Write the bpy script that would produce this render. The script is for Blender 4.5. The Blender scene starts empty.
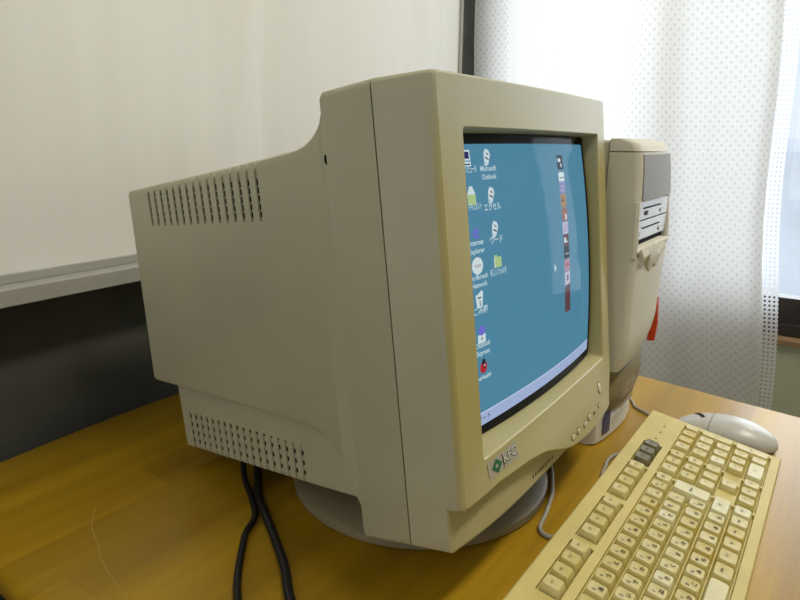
import bpy, math, random
from mathutils import Matrix, Vector
random.seed(4)
sc = bpy.context.scene
col = sc.collection

# ------------------------------------------------------------------ camera
cam_d = bpy.data.cameras.new('camera'); cam = bpy.data.objects.new('camera', cam_d); col.objects.link(cam)
cam_d.sensor_fit = 'HORIZONTAL'; cam_d.sensor_width = 36.0; cam_d.lens = 36.0 * 613.19 / 800.0
cam_d.clip_start = 0.02; cam_d.clip_end = 100
CR = [[0.58878742, 0.19418709, -0.78461503], [-0.8082548, 0.15023716, -0.56934435], [0.00731901, 0.96939165, 0.24541039]]
cm = Matrix(CR).to_4x4(); cm.translation = Vector((-0.35809, -0.114556, 0.366772)); cam.matrix_world = cm
sc.camera = cam
# ------------------------------------------------------------------ look
sc.view_settings.view_transform = 'Standard'; sc.view_settings.look = 'None'
sc.view_settings.gamma = 1.0; sc.view_settings.use_curve_mapping = False
sc.view_settings.exposure = 0.0
# ------------------------------------------------------------------ world: pale overcast daylight
w = bpy.data.worlds.new('overcast_sky'); sc.world = w; w.use_nodes = True
bg = w.node_tree.nodes['Background']; bg.inputs[0].default_value = (0.72, 0.82, 1.0, 1); bg.inputs[1].default_value = 1.1

def area(name, loc, rot, sx, sy, power, color):
    l = bpy.data.lights.new(name, 'AREA'); l.shape = 'RECTANGLE'; l.size = sx; l.size_y = sy; l.energy = power; l.color = color
    o = bpy.data.objects.new(name, l); o.location = loc; o.rotation_euler = rot; col.objects.link(o); return o
# daylight pouring through the window (outside the glass, facing into the room)
area('window_daylight', (3.6, -0.20, 0.75), (0, math.radians(90), 0), 4.0, 5.0, 222, (0.90, 0.95, 1.0))
# fluorescent ceiling tubes
area('ceiling_lamp_light', (0.42, -0.58, 1.82), (0, 0, 0), 1.2, 0.25, 21.5, (1.0, 0.93, 0.76))
area('ceiling_lamp_light_rear', (-1.75, -0.70, 1.82), (0, 0, 0), 1.2, 0.25, 3, (1.0, 0.93, 0.76))
# fill light added at the left wall to brighten the monitor side
area('left_fill_light', (-2.50, 0.25, 0.55), (0, math.radians(-90), 0), 1.1, 1.3, 11, (1.0, 0.97, 0.88))

# ------------------------------------------------------------------ materials
def newmat(name):
    m = bpy.data.materials.new(name); m.use_nodes = True
    return m, m.node_tree.nodes, m.node_tree.links, m.node_tree.nodes['Principled BSDF']
def setp(b, color=None, rough=None, spec=None, metal=None, coat=None):
    if color is not None: b.inputs['Base Color'].default_value = (*color, 1)
    if rough is not None: b.inputs['Roughness'].default_value = rough
    if spec is not None: b.inputs['Specular IOR Level'].default_value = spec
    if metal is not None: b.inputs['Metallic'].default_value = metal
    if coat is not None: b.inputs['Coat Weight'].default_value = coat
def plain(name, color, rough=0.5, spec=0.5, metal=0.0, var=0.06, vscale=30, bump=0.0, bscale=900):
    m, N, L, b = newmat(name); setp(b, color, rough, spec, metal)
    tc = N.new('ShaderNodeTexCoord'); n = N.new('ShaderNodeTexNoise'); n.inputs['Scale'].default_value = vscale; n.inputs['Detail'].default_value = 3
    L.new(tc.outputs['Object'], n.inputs['Vector'])
    r = N.new('ShaderNodeValToRGB'); r.color_ramp.elements[0].position = 0.3; r.color_ramp.elements[1].position = 0.7
    r.color_ramp.elements[0].color = (*[c * (1 - var) for c in color], 1); r.color_ramp.elements[1].color = (*[min(1, c * (1 + var)) for c in color], 1)
    L.new(n.outputs['Fac'], r.inputs['Fac']); L.new(r.outputs['Color'], b.inputs['Base Color'])
    if bump:
        n2 = N.new('ShaderNodeTexNoise'); n2.inputs['Scale'].default_value = bscale; L.new(tc.outputs['Object'], n2.inputs['Vector'])
        bp = N.new('ShaderNodeBump'); bp.inputs['Strength'].default_value = bump; bp.inputs['Distance'].default_value = 0.0006
        L.new(n2.outputs['Fac'], bp.inputs['Height']); L.new(bp.outputs['Normal'], b.inputs['Normal'])
    return m
def emis(name, color, strength=1.0):
    m, N, L, b = newmat(name); setp(b, (0.01, 0.01, 0.01), 0.5, 0.0)
    b.inputs['Emission Color'].default_value = (*color, 1); b.inputs['Emission Strength'].default_value = strength
    return m
M = {}
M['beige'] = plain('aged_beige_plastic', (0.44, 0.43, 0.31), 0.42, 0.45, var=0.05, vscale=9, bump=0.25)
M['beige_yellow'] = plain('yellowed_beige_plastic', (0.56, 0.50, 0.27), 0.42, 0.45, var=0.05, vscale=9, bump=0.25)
M['beige_light'] = plain('pale_beige_plastic', (0.62, 0.58, 0.44), 0.35, 0.5, var=0.03)
M['tower'] = plain('light_grey_beige_plastic', (0.66, 0.64, 0.57), 0.6, 0.12, var=0.04, vscale=12, bump=0.2)
M['tower_metal'] = plain('grey_painted_steel', (0.60, 0.575, 0.50), 0.6, 0.2, var=0.03)
M['tan'] = plain('shaded_tan_shiny_plastic', (0.23, 0.19, 0.105), 0.35, 0.5, var=0.1, vscale=40)  # tan plastic, with the shade of the lower front put into its colour
M['drive'] = plain('pale_grey_drive_front', (0.28, 0.275, 0.25), 0.4, 0.5)
M['dish'] = plain('grey_swivel_plastic', (0.25, 0.22, 0.14), 0.45, 0.4)
M['dark'] = plain('dark_gap', (0.012, 0.011, 0.010), 0.8, 0.1)
M['ink'] = plain('dark_ink', (0.07, 0.05, 0.04), 0.7, 0.2)
M['white_ink'] = plain('pale_silver_ink', (0.66, 0.66, 0.62), 0.4, 0.5)
M['faint_ink'] = plain('faint_ink', (0.42, 0.35, 0.16), 0.7, 0.2)
M['ink_soft'] = plain('faded_ink', (0.22, 0.17, 0.10), 0.7, 0.2)
M['black_rubber'] = plain('black_cable_rubber', (0.012, 0.012, 0.013), 0.38, 0.5)
M['grey_cable'] = plain('grey_cable', (0.33, 0.31, 0.27), 0.45, 0.4)
M['key0'] = plain('yellowed_key', (0.56, 0.47, 0.16), 0.42, 0.4, var=0.05, vscale=60)
M['key1'] = plain('lightly_yellowed_key', (0.60, 0.52, 0.22), 0.42, 0.4, var=0.05, vscale=60)
M['key2'] = plain('strongly_yellowed_key', (0.54, 0.43, 0.11), 0.42, 0.4, var=0.05, vscale=60)
M['key_white'] = plain('less_yellowed_key', (0.66, 0.61, 0.35), 0.42, 0.4, var=0.04, vscale=60)
M['key_dark'] = plain('olive_grey_key', (0.155, 0.14, 0.075), 0.42, 0.4, var=0.05, vscale=60)
M['kb_case'] = plain('yellowed_keyboard_case', (0.60, 0.50, 0.175), 0.48, 0.35, var=0.06, vscale=25, bump=0.5, bscale=1500)
M['mouse'] = plain('white_grey_mouse_plastic', (0.52, 0.52, 0.51), 0.32, 0.5, var=0.02)
M['mouse_under'] = plain('grey_mouse_underside', (0.35, 0.34, 0.31), 0.4, 0.4)
M['black'] = plain('black_tube_mask', (0.012, 0.012, 0.014), 0.6, 0.1)
M['blue'] = plain('dark_blue_sticker', (0.03, 0.035, 0.14), 0.4, 0.5, var=0.3, vscale=160)
M['red'] = plain('red_card', (0.62, 0.06, 0.01), 0.5, 0.4)
M['paper'] = plain('crumpled_white_tape', (0.62, 0.58, 0.48), 0.6, 0.3, var=0.12, vscale=120)
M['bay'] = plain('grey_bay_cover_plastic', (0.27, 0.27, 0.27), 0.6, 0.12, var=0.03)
M['badge'] = plain('silver_badge', (0.50, 0.49, 0.44), 0.35, 0.6, metal=0.3)
M['green'] = plain('dark_green_badge', (0.01, 0.14, 0.06), 0.4, 0.5)
M['alu'] = plain('brushed_aluminium_trim', (0.40, 0.40, 0.375), 0.45, 0.5, metal=0.0, var=0.03)
M['alu_dark'] = plain('shaded_aluminium', (0.22, 0.22, 0.20), 0.4, 0.5, metal=0.5)
M['wall'] = plain('dark_blue_grey_wall', (0.085, 0.088, 0.080), 0.8, 0.2, var=0.12, vscale=14)
M['wall_pale'] = plain('pale_wall_paint', (0.66, 0.64, 0.57), 0.8, 0.2, var=0.03)
M['wall_green'] = plain('pale_green_wall_paint', (0.48, 0.50, 0.36), 0.75, 0.2, var=0.03)
M['ceiling'] = plain('ceiling_board', (0.62, 0.61, 0.56), 0.9, 0.1, var=0.03)
M['floor'] = plain('grey_floor_tile', (0.13, 0.12, 0.11), 0.5, 0.4, var=0.15, vscale=6)
M['frame'] = plain('dark_bronze_window_frame', (0.035, 0.028, 0.024), 0.35, 0.5, metal=0.3)
M['sill'] = plain('brown_wood_sill', (0.30, 0.19, 0.10), 0.5, 0.4, var=0.15, vscale=40)
M['metal_leg'] = plain('dark_grey_steel', (0.10, 0.10, 0.10), 0.4, 0.5, metal=0.6)
M['lamp_white'] = plain('white_lamp_housing', (0.7, 0.7, 0.68), 0.5, 0.4)
M['tube'] = emis('lamp_tube_glow', (1.0, 0.92, 0.76), 6.0)
M['fill_pane'] = emis('glowing_fill_pane', (.8, .85, .9), 1.0)  # glowing pane added to go with the left fill light
M['outside'] = plain('pale_outdoor_wall', (0.80, 0.82, 0.85), 0.8, 0.2, var=0.08, vscale=3)

# whiteboard: glossy enamel with faint wipe streaks
m, N, L, b = newmat('whiteboard_enamel'); M['board'] = m; setp(b, (0.85, 0.85, 0.80), 0.32, 0.5, coat=0.25)
tc = N.new('ShaderNodeTexCoord'); mp = N.new('ShaderNodeMapping'); mp.inputs['Scale'].default_value = (9, 9, 0.8); n = N.new('ShaderNodeTexNoise'); n.inputs['Scale'].default_value = 2.5; n.inputs['Detail'].default_value = 4
r = N.new('ShaderNodeValToRGB'); r.color_ramp.elements[0].position = .35; r.color_ramp.elements[1].position = .7
r.color_ramp.elements[0].color = (0.86, 0.86, 0.84, 1); r.color_ramp.elements[1].color = (0.90, 0.90, 0.885, 1)
L.new(tc.outputs['Object'], mp.inputs[0]); L.new(mp.outputs[0], n.inputs[0]); L.new(n.outputs[0], r.inputs[0]); L.new(r.outputs[0], b.inputs['Base Color'])
mr = N.new('ShaderNodeMapRange'); mr.inputs[3].default_value = .24; mr.inputs[4].default_value = .42; L.new(n.outputs[0], mr.inputs[0]); L.new(mr.outputs[0], b.inputs['Roughness'])

def math_node(N, op, a=None, bb=None):
    x = N.new('ShaderNodeMath'); x.operation = op
    if a is not None: x.inputs[0].default_value = a
    if bb is not None: x.inputs[1].default_value = bb
    return x
# desk veneer
m, N, L, b = newmat('desk_wood_veneer'); M['wood'] = m; setp(b, (0.5, 0.27, 0.06), 0.33, 0.30)
tc = N.new('ShaderNodeTexCoord'); mp = N.new('ShaderNodeMapping'); mp.inputs['Scale'].default_value = (1.3, 16, 16)
n = N.new('ShaderNodeTexNoise'); n.inputs['Scale'].default_value = 2.2; n.inputs['Detail'].default_value = 6; n.inputs['Roughness'].default_value = .6; n.inputs['Distortion'].default_value = .3
mp2 = N.new('ShaderNodeMapping'); mp2.inputs['Scale'].default_value = (0.6, 7.0, 7.0); n2 = N.new('ShaderNodeTexNoise'); n2.inputs['Scale'].default_value = 1.4
r = N.new('ShaderNodeValToRGB'); e = r.color_ramp.elements; e[0].position = .25; e[0].color = (0.34, 0.188, 0.008, 1); e[1].position = .75; e[1].color = (0.50, 0.31, 0.014, 1)
r2 = N.new('ShaderNodeValToRGB'); e = r2.color_ramp.elements; e[0].position = .4; e[0].color = (0.80, 0.78, 0.74, 1); e[1].position = .6; e[1].color = (1, 1, 1, 1)
mx = N.new('ShaderNodeMix'); mx.data_type = 'RGBA'; mx.blend_type = 'MULTIPLY'; mx.inputs[0].default_value = 1
sv_ = N.new('ShaderNodeSeparateXYZ'); L.new(tc.outputs['Object'], sv_.inputs[0])
st_ = math_node(N, 'MULTIPLY', bb=1 / .062); L.new(sv_.outputs[1], st_.inputs[0]); fl_ = math_node(N, 'FLOOR'); L.new(st_.outputs[0], fl_.inputs[0])
sx_ = math_node(N, 'MULTIPLY', bb=1 / .55); L.new(sv_.outputs[0], sx_.inputs[0]); of_ = math_node(N, 'MULTIPLY_ADD'); of_.inputs[1].default_value = .37; L.new(fl_.outputs[0], of_.inputs[0]); L.new(sx_.outputs[0], of_.inputs[2]); fx_ = math_node(N, 'FLOOR'); L.new(of_.outputs[0], fx_.inputs[0])
cb_ = N.new('ShaderNodeCombineXYZ'); L.new(fx_.outputs[0], cb_.inputs[0]); L.new(fl_.outputs[0], cb_.inputs[1]); wn_ = N.new('ShaderNodeTexWhiteNoise'); wn_.noise_dimensions = '3D'; L.new(cb_.outputs[0], wn_.inputs[0])
rs_ = N.new('ShaderNodeMapRange'); rs_.inputs[3].default_value = .84; rs_.inputs[4].default_value = 1.08; L.new(wn_.outputs[0], rs_.inputs[0])
mz_ = N.new('ShaderNodeMix'); mz_.data_type = 'RGBA'; mz_.blend_type = 'MULTIPLY'; mz_.inputs[0].default_value = 1
L.new(tc.outputs['Object'], mp.inputs[0]); L.new(mp.outputs[0], n.inputs[0]); L.new(n.outputs[0], r.inputs[0])
L.new(tc.outputs['Object'], mp2.inputs[0]); L.new(mp2.outputs[0], n2.inputs[0]); L.new(n2.outputs[0], r2.inputs[0])
L.new(r.outputs[0], mx.inputs[6]); L.new(r2.outputs[0], mx.inputs[7]); L.new(mx.outputs[2], mz_.inputs[6]); L.new(rs_.outputs[0], mz_.inputs[7]); L.new(mz_.outputs[2], b.inputs['Base Color'])
mr = N.new('ShaderNodeMapRange'); mr.inputs[3].default_value = .28; mr.inputs[4].default_value = .42; L.new(n.outputs[0], mr.inputs[0]); L.new(mr.outputs[0], b.inputs['Roughness'])

# curtain: pale woven fabric with staggered dots, lets daylight through
m, N, L, b = newmat('dotted_curtain_fabric'); M['curtain'] = m
N.remove(b); out = N['Material Output']
uv = N.new('ShaderNodeUVMap'); sp = N.new('ShaderNodeSeparateXYZ'); L.new(uv.outputs[0], sp.inputs[0])
P = 0.0195
su = math_node(N, 'MULTIPLY', bb=2 * math.pi / P); sv = math_node(N, 'MULTIPLY', bb=2 * math.pi / P); L.new(sp.outputs[0], su.inputs[0]); L.new(sp.outputs[1], sv.inputs[0])
cu = math_node(N, 'COSINE'); cv = math_node(N, 'COSINE'); L.new(su.outputs[0], cu.inputs[0]); L.new(sv.outputs[0], cv.inputs[0])
pr = math_node(N, 'MULTIPLY'); L.new(cu.outputs[0], pr.inputs[0]); L.new(cv.outputs[0], pr.inputs[1])   # +1 at staggered lattice points
rr = N.new('ShaderNodeValToRGB'); e = rr.color_ramp.elements; e[0].position = .42; e[0].color = (0.93, 0.93, 0.91, 1); e[1].position = .62; e[1].color = (0.80, 0.78, 0.77, 1)
L.new(pr.outputs[0], rr.inputs[0])
df = N.new('ShaderNodeBsdfDiffuse'); tr = N.new('ShaderNodeBsdfTranslucent'); ms = N.new('ShaderNodeMixShader'); ms.inputs[0].default_value = .58
L.new(rr.outputs[0], df.inputs[0]); L.new(rr.outputs[0], tr.inputs[0]); L.new(df.outputs[0], ms.inputs[1]); L.new(tr.outputs[0], ms.inputs[2]); L.new(ms.outputs[0], out.inputs[0])

# lace: open net
m, N, L, b = newmat('lace_net_fabric'); M['lace'] = m; N.remove(b); out = N['Material Output']
uv = N.new('ShaderNodeUVMap'); sp = N.new('ShaderNodeSeparateXYZ'); L.new(uv.outputs[0], sp.inputs[0])
P = 0.0095
su = math_node(N, 'MULTIPLY', bb=2 * math.pi / P); sv = math_node(N, 'MULTIPLY', bb=2 * math.pi / P); L.new(sp.outputs[0], su.inputs[0]); L.new(sp.outputs[1], sv.inputs[0])
cu = math_node(N, 'COSINE'); cv = math_node(N, 'COSINE'); L.new(su.outputs[0], cu.inputs[0]); L.new(sv.outputs[0], cv.inputs[0])
mn = math_node(N, 'MAXIMUM'); L.new(cu.outputs[0], mn.inputs[0]); L.new(cv.outputs[0], mn.inputs[1])
gt = math_node(N, 'GREATER_THAN', bb=-0.15); L.new(mn.outputs[0], gt.inputs[0])
df = N.new('ShaderNodeBsdfDiffuse'); df.inputs[0].default_value = (.85, .87, .9, 1); tl = N.new('ShaderNodeBsdfTranslucent'); tl.inputs[0].default_value = (.85, .87, .9, 1)
a1 = N.new('ShaderNodeMixShader'); a1.inputs[0].default_value = .5; L.new(df.outputs[0], a1.inputs[1]); L.new(tl.outputs[0], a1.inputs[2])
tp = N.new('ShaderNodeBsdfTransparent'); a2 = N.new('ShaderNodeMixShader'); L.new(gt.outputs[0], a2.inputs[0]); L.new(tp.outputs[0], a2.inputs[1]); L.new(a1.outputs[0], a2.inputs[2]); L.new(a2.outputs[0], out.inputs[0])

# thin clear glass (window pane, tube front): transparent with a Fresnel reflection
def thin_glass(name, ior=1.45, rough=0.02, tint=(1, 1, 1), gain=1.0):
    m, N, L, b = newmat(name); N.remove(b); out = N['Material Output']
    fr = N.new('ShaderNodeFresnel'); fr.inputs[0].default_value = ior
    g = N.new('ShaderNodeBsdfGlossy'); g.inputs['Roughness'].default_value = rough; t = N.new('ShaderNodeBsdfTransparent'); t.inputs[0].default_value = (*tint, 1)
    k = math_node(N, 'MULTIPLY', bb=gain); L.new(fr.outputs[0], k.inputs[0])
    mx = N.new('ShaderNodeMixShader'); L.new(k.outputs[0], mx.inputs[0]); L.new(t.outputs[0], mx.inputs[1]); L.new(g.outputs[0], mx.inputs[2]); L.new(mx.outputs[0], out.inputs[0])
    return m
M['pane'] = thin_glass('window_glass')
M['tube_glass'] = thin_glass('tube_front_glass', 1.40, 0.05, (0.92, 0.94, 0.95), 0.13)

# ------------------------------------------------------------------ mesh helpers
def tag(o, label=None, cat=None, group=None, kind=None):
    if label: o['label'] = label
    if cat: o['category'] = cat
    if group: o['group'] = group
    if kind: o['kind'] = kind
    return o
def root(name, loc, label, cat, group=None):
    o = bpy.data.objects.new(name, None); o.location = loc; o.empty_display_size = .05; col.objects.link(o); return tag(o, label, cat, group)
def origin(o):
    v = Vector((0, 0, 0))
    while o is not None: v += o.location; o = o.parent
    return v
class B:
    """collects faces in world coordinates"""
    def __init__(s): s.v = []; s.f = []; s.mi = []; s.uv = None
    def add(s, vs, fs, mi=0):
        n = len(s.v); s.v += [tuple(v) for v in vs]; s.f += [tuple(i + n for i in f) for f in fs]; s.mi += [mi] * len(fs)
    def quad(s, a, b_, c, d, mi=0): s.add([a, b_, c, d], [(0, 1, 2, 3)], mi)
    def box(s, x0, x1, y0, y1, z0, z1, T=None, mi=0):
        vs = [(x, y, z) for z in (z0, z1) for y in (y0, y1) for x in (x0, x1)]
        if T: vs = [T(v) for v in vs]
        s.add(vs, [(0, 2, 3, 1), (4, 5, 7, 6), (0, 1, 5, 4), (2, 6, 7, 3), (0, 4, 6, 2), (1, 3, 7, 5)], mi)
    def loft(s, rings, cap0=True, cap1=True, closed=True, mi=0):
        n = len(rings[0]); base = len(s.v)
        for r_ in rings: s.v += [tuple(p) for p in r_]
        for i in range(len(rings) - 1):
            for j in range(n if closed else n - 1):
                k = (j + 1) % n
                s.f.append((base + i * n + j, base + i * n + k, base + (i + 1) * n + k, base + (i + 1) * n + j)); s.mi.append(mi)
        if cap0: s.f.append(tuple(base + j for j in reversed(range(n)))); s.mi.append(mi)
        if cap1: s.f.append(tuple(base + (len(rings) - 1) * n + j for j in range(n))); s.mi.append(mi)
    def build(s, name, mats, parent=None, loc=None, smooth=None, recalc=True, bevel=0, seg=2, subsurf=0):
        o_loc = origin(parent) if parent is not None else Vector(loc or (0, 0, 0))
        me = bpy.data.meshes.new(name); me.from_pydata([tuple(Vector(v) - o_loc) for v in s.v], [], s.f)
        if not isinstance(mats, (list, tuple)): mats = [mats]
        for m_ in mats: me.materials.append(m_)
        for p, i in zip(me.polygons, s.mi): p.material_index = i
        if recalc:
            import bmesh
            bm = bmesh.new(); bm.from_mesh(me); bmesh.ops.remove_doubles(bm, verts=bm.verts, dist=1e-6); bmesh.ops.recalc_face_normals(bm, faces=bm.faces); bm.to_mesh(me); bm.free()
        if s.uv: pass
        o = bpy.data.objects.new(name, me); col.objects.link(o)
        if parent is not None: o.parent = parent
        else: o.location = o_loc
        if bevel:
            md = o.modifiers.new('bevel', 'BEVEL'); md.width = bevel; md.segments = seg; md.limit_method = 'ANGLE'; md.angle_limit = math.radians(35)
        if subsurf:
            md = o.modifiers.new('sub', 'SUBSURF'); md.levels = md.render_levels = subsurf
        if smooth is not None:
            for p in me.polygons: p.use_smooth = True
            if smooth > 0: me.set_sharp_from_angle(angle=math.radians(smooth))
        return o
def rrect(x0, x1, z0, z1, r, nc=4, nx=1, nz=1):
    """rounded rectangle, counter-clockwise from bottom-left, with subdivided sides"""
    pts = []
    def arc(cx, cz, a0):
        for k in range(nc + 1):
            a = math.radians(a0 + 90 * k / nc); pts.append((cx + r * math.cos(a), cz + r * math.sin(a)))
    arc(x0 + r, z0 + r, 180)
    for k in range(1, nx): pts.append((x0 + r + (x1 - x0 - 2 * r) * k / nx, z0))
    arc(x1 - r, z0 + r, 270)
    for k in range(1, nz): pts.append((x1, z0 + r + (z1 - z0 - 2 * r) * k / nz))
    arc(x1 - r, z1 - r, 0)
    for k in range(1, nx): pts.append((x1 - r - (x1 - x0 - 2 * r) * k / nx, z1))
    arc(x0 + r, z1 - r, 90)
    for k in range(1, nz): pts.append((x0, z1 - r - (z1 - z0 - 2 * r) * k / nz))
    return pts
def tube(b_, pts, r, seg=10, sub=6):
    P_ = [Vector(p) for p in pts]; path = []
    for i in range(len(P_) - 1):
        p0 = P_[max(i - 1, 0)]; p1 = P_[i]; p2 = P_[i + 1]; p3 = P_[min(i + 2, len(P_) - 1)]
        for k in range(sub):
            t = k / sub
            path.append(0.5 * ((2 * p1) + (-p0 + p2) * t + (2 * p0 - 5 * p1 + 4 * p2 - p3) * t * t + (-p0 + 3 * p1 - 3 * p2 + p3) * t ** 3))
    path.append(P_[-1]); rings = []; up = Vector((0, 0, 1))
    for i, p in enumerate(path):
        d = (path[min(i + 1, len(path) - 1)] - path[max(i - 1, 0)]).normalized()
        u = d.cross(up)
        if u.length < .05: u = d.cross(Vector((0, 1, 0)))
        u.normalize(); v = u.cross(d)
        rings.append([p + r * (math.cos(2 * math.pi * k / seg) * u + math.sin(2 * math.pi * k / seg) * v) for k in range(seg)])
    b_.loft(rings)
def text_geo(s, size, bold=0.0, xs=1.0):
    """glyph outlines as (verts2d, faces), centred on the origin, size = approx cap height in metres"""
    c = bpy.data.curves.new('t', 'FONT'); c.body = s; c.size = size * 1.4; c.align_x = 'CENTER'; c.align_y = 'CENTER'; c.resolution_u = 2; c.offset = bold; c.fill_mode = 'FRONT'
    o = bpy.data.objects.new('t', c); col.objects.link(o); bpy.context.view_layer.update()
    me = bpy.data.meshes.new_from_object(o); vs = [(v.co.x * xs, v.co.y) for v in me.vertices]; fs = [tuple(p.vertices) for p in me.polygons]
    bpy.data.objects.remove(o); bpy.data.curves.remove(c); bpy.data.meshes.remove(me)
    return vs, fs

# ================================================================== THE ROOM
FZ = -0.70; CZ = 1.90
WA = 0.0558685                       # the back wall runs at a slight angle to the desk
W0 = Vector((0.1444, 0.7060, 0)); wd = Vector((math.cos(WA), math.sin(WA), 0)); wn = Vector((-math.sin(WA), math.cos(WA), 0))
def WP(x, off, z):                   # point on the back wall: x along it, off metres in front of it
    t = (x - W0.x) / wd.x; p = W0 + wd * t - wn * off; return (p.x, p.y, z)
XW = 1.20
def struct(name, b_, m_, **k): return tag(b_.build(name, m_, **k), kind='structure')
b = B(); b.quad((-2.6, -3.2, FZ), (1.36, -3.2, FZ), (1.36, 0.95, FZ), (-2.6, 0.95, FZ)); struct('floor', b, M['floor'], recalc=False)
b = B(); b.quad((-2.6, -3.2, CZ), (-2.6, 0.95, CZ), (1.36, 0.95, CZ), (1.36, -3.2, CZ)); struct('ceiling', b, M['ceiling'], recalc=False)
b = B(); b.add([WP(-2.6, 0, FZ), WP(1.36, 0, FZ), WP(1.36, 0, CZ), WP(-2.6, 0, CZ), WP(-2.6, -.1, FZ), WP(1.36, -.1, FZ), WP(1.36, -.1, CZ), WP(-2.6, -.1, CZ)],
    [(0, 1, 2, 3), (4, 7, 6, 5), (0, 4, 5, 1), (3, 2, 6, 7), (0, 3, 7, 4), (1, 5, 6, 2)]); struct('wall_back', b, M['wall'])
b = B(); b.box(-2.7, -2.6, -3.2, 0.52, FZ, CZ); struct('wall_left', b, M['wall_pale'])
w2 = root('added_fill_window', (-2.59, .20, 0), None, None); w2['kind'] = 'structure'  # unseen window shape, added around the left fill light
b = B(); b.box(-2.595, -2.57, -.62, .50, -.02, .03); b.box(-2.595, -2.57, -.62, .50, 1.10, 1.15); b.box(-2.595, -2.57, -.62, -.57, .03, 1.10); b.box(-2.595, -2.57, .45, .50, .03, 1.10); b.build('window_frame', M['frame'], w2)
b = B(); b.box(-2.592, -2.585, -.57, .45, .03, 1.10); b.build('window_pane', M['fill_pane'], w2)
b = B(); b.box(-2.7, 1.36, -3.3, -3.2, FZ, CZ); struct('wall_front', b, M['wall_pale'])
# window wall: opening y -1.75..0.62, z -0.045..1.45
WY0, WY1, WZ0, WZ1 = -.42, 0.70, -0.045, 1.45
b = B(); b.box(XW, 1.36, -3.2, 0.75, FZ, WZ0 - .014); b.box(XW, 1.36, -3.2, 0.75, WZ1, CZ); b.box(XW, 1.36, -3.2, WY0, WZ0 - .014, WZ1); b.box(XW, 1.36, WY1, 0.75, WZ0 - .014, WZ1)
struct('wall_window', b, M['wall_green'])
win = root('window_1', (XW, 0, WZ0), None, None); win['kind'] = 'structure'
b = B(); b.box(XW - .012, 1.30, WY0, WY1, WZ0 - .014, WZ0); b.build('window_sill', M['sill'], win, bevel=.002)
b = B(); X0, X1 = XW + .03, XW + .075
b.box(X0, X1, WY0, WY1, WZ0, WZ0 + .085); b.box(X0, X1, WY0, WY1, WZ1 - .05, WZ1); b.box(X0, X1, WY0, WY0 + .05, WZ0, WZ1); b.box(X0, X1, WY1 - .05, WY1, WZ0, WZ1)
b.box(X0 - .012, X0, WY0, WY1, WZ0, WZ0 + .028); b.build('window_frame', M['frame'], win, bevel=.002)
for y0, y1 in ((-.37, .65),):
    b = B(); b.quad((XW + .05, y0, WZ0 + .085), (XW + .05, y1, WZ0 + .085), (XW + .05, y1, WZ1 - .05), (XW + .05, y0, WZ1 - .05)); b.build('window_pane', M['pane'], win, recalc=False)
# neighbour's wall seen through the panes
b = B(); b.box(4.2, 4.35, -3.5, 3.5, -1.5, 0.42); b.box(4.12, 4.2, -3.5, 3.5, .34, .42); tag(b.build('neighbour_wall', M['outside'], loc=(4.2, 0, -1.5)), 'pale grey outdoor wall seen through the window pane', 'wall')

# ceiling lamps (out of frame, they light the room)
for i, (x, y) in enumerate(((.42, -.58), (-1.75, -.70))):
    rt_ = root('ceiling_lamp', (x, y, CZ), ['fluorescent ceiling lamp above the desk', 'fluorescent ceiling lamp further into the room'][i], 'lamp', None)
    b = B(); b.box(x - .62, x + .62, y - .13, y + .13, CZ - .05, CZ - .001); b.build('lamp_housing', M['lamp_white'], rt_, bevel=.004)
    b = B()
    for dy in (-.06, .06):
        tube(b, [(x - .58, y + dy, CZ - .064), (x, y + dy, CZ - .064), (x + .58, y + dy, CZ - .064)], .013)
    b.build('lamp_tube', M['tube'], rt_, smooth=40)

# ------------------------------------------------------------------ whiteboard
rt_ = root('whiteboard', WP(0, 0.01, .5), 'large white wall board with metal trim, on the wall behind the monitor', 'whiteboard')
BX0, BX1, BZ0, BZ1 = -1.30, 1.055, 0.213, 1.12
b = B(); b.add([WP(x, o, z) for o in (.004, .020) for z in (BZ0, BZ1) for x in (BX0, BX1)], [(0, 1, 3, 2), (4, 6, 7, 5), (0, 4, 5, 1), (2, 3, 7, 6), (0, 2, 6, 4), (1, 5, 7, 3)]); b.build('writing_surface', M['board'], rt_)
def wbox(b_, x0, x1, o0, o1, z0, z1): b_.add([WP(x, o, z) for o in (o0, o1) for z in (z0, z1) for x in (x0, x1)], [(0, 1, 3, 2), (4, 6, 7, 5), (0, 4, 5, 1), (2, 3, 7, 6), (0, 2, 6, 4), (1, 5, 7, 3)])
b = B(); wbox(b, BX1, BX1 + .012, .0, .026, BZ0 - .012, BZ1 + .012); wbox(b, BX0 - .012, BX0, .0, .026, BZ0 - .012, BZ1 + .012); wbox(b, BX0, BX1, .0, .026, BZ1, BZ1 + .012); wbox(b, BX0, BX1, .0, .024, BZ0 - .0085, BZ0 + .003); b.build('trim', M['alu'], rt_, bevel=.001)
b = B(); wbox(b, BX0, BX1, .0, .064, .199, .2045); wbox(b, BX0, BX1, .060, .066, .1875, .2075); b.build('pen_tray', M['alu'], rt_, bevel=.0012)

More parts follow.
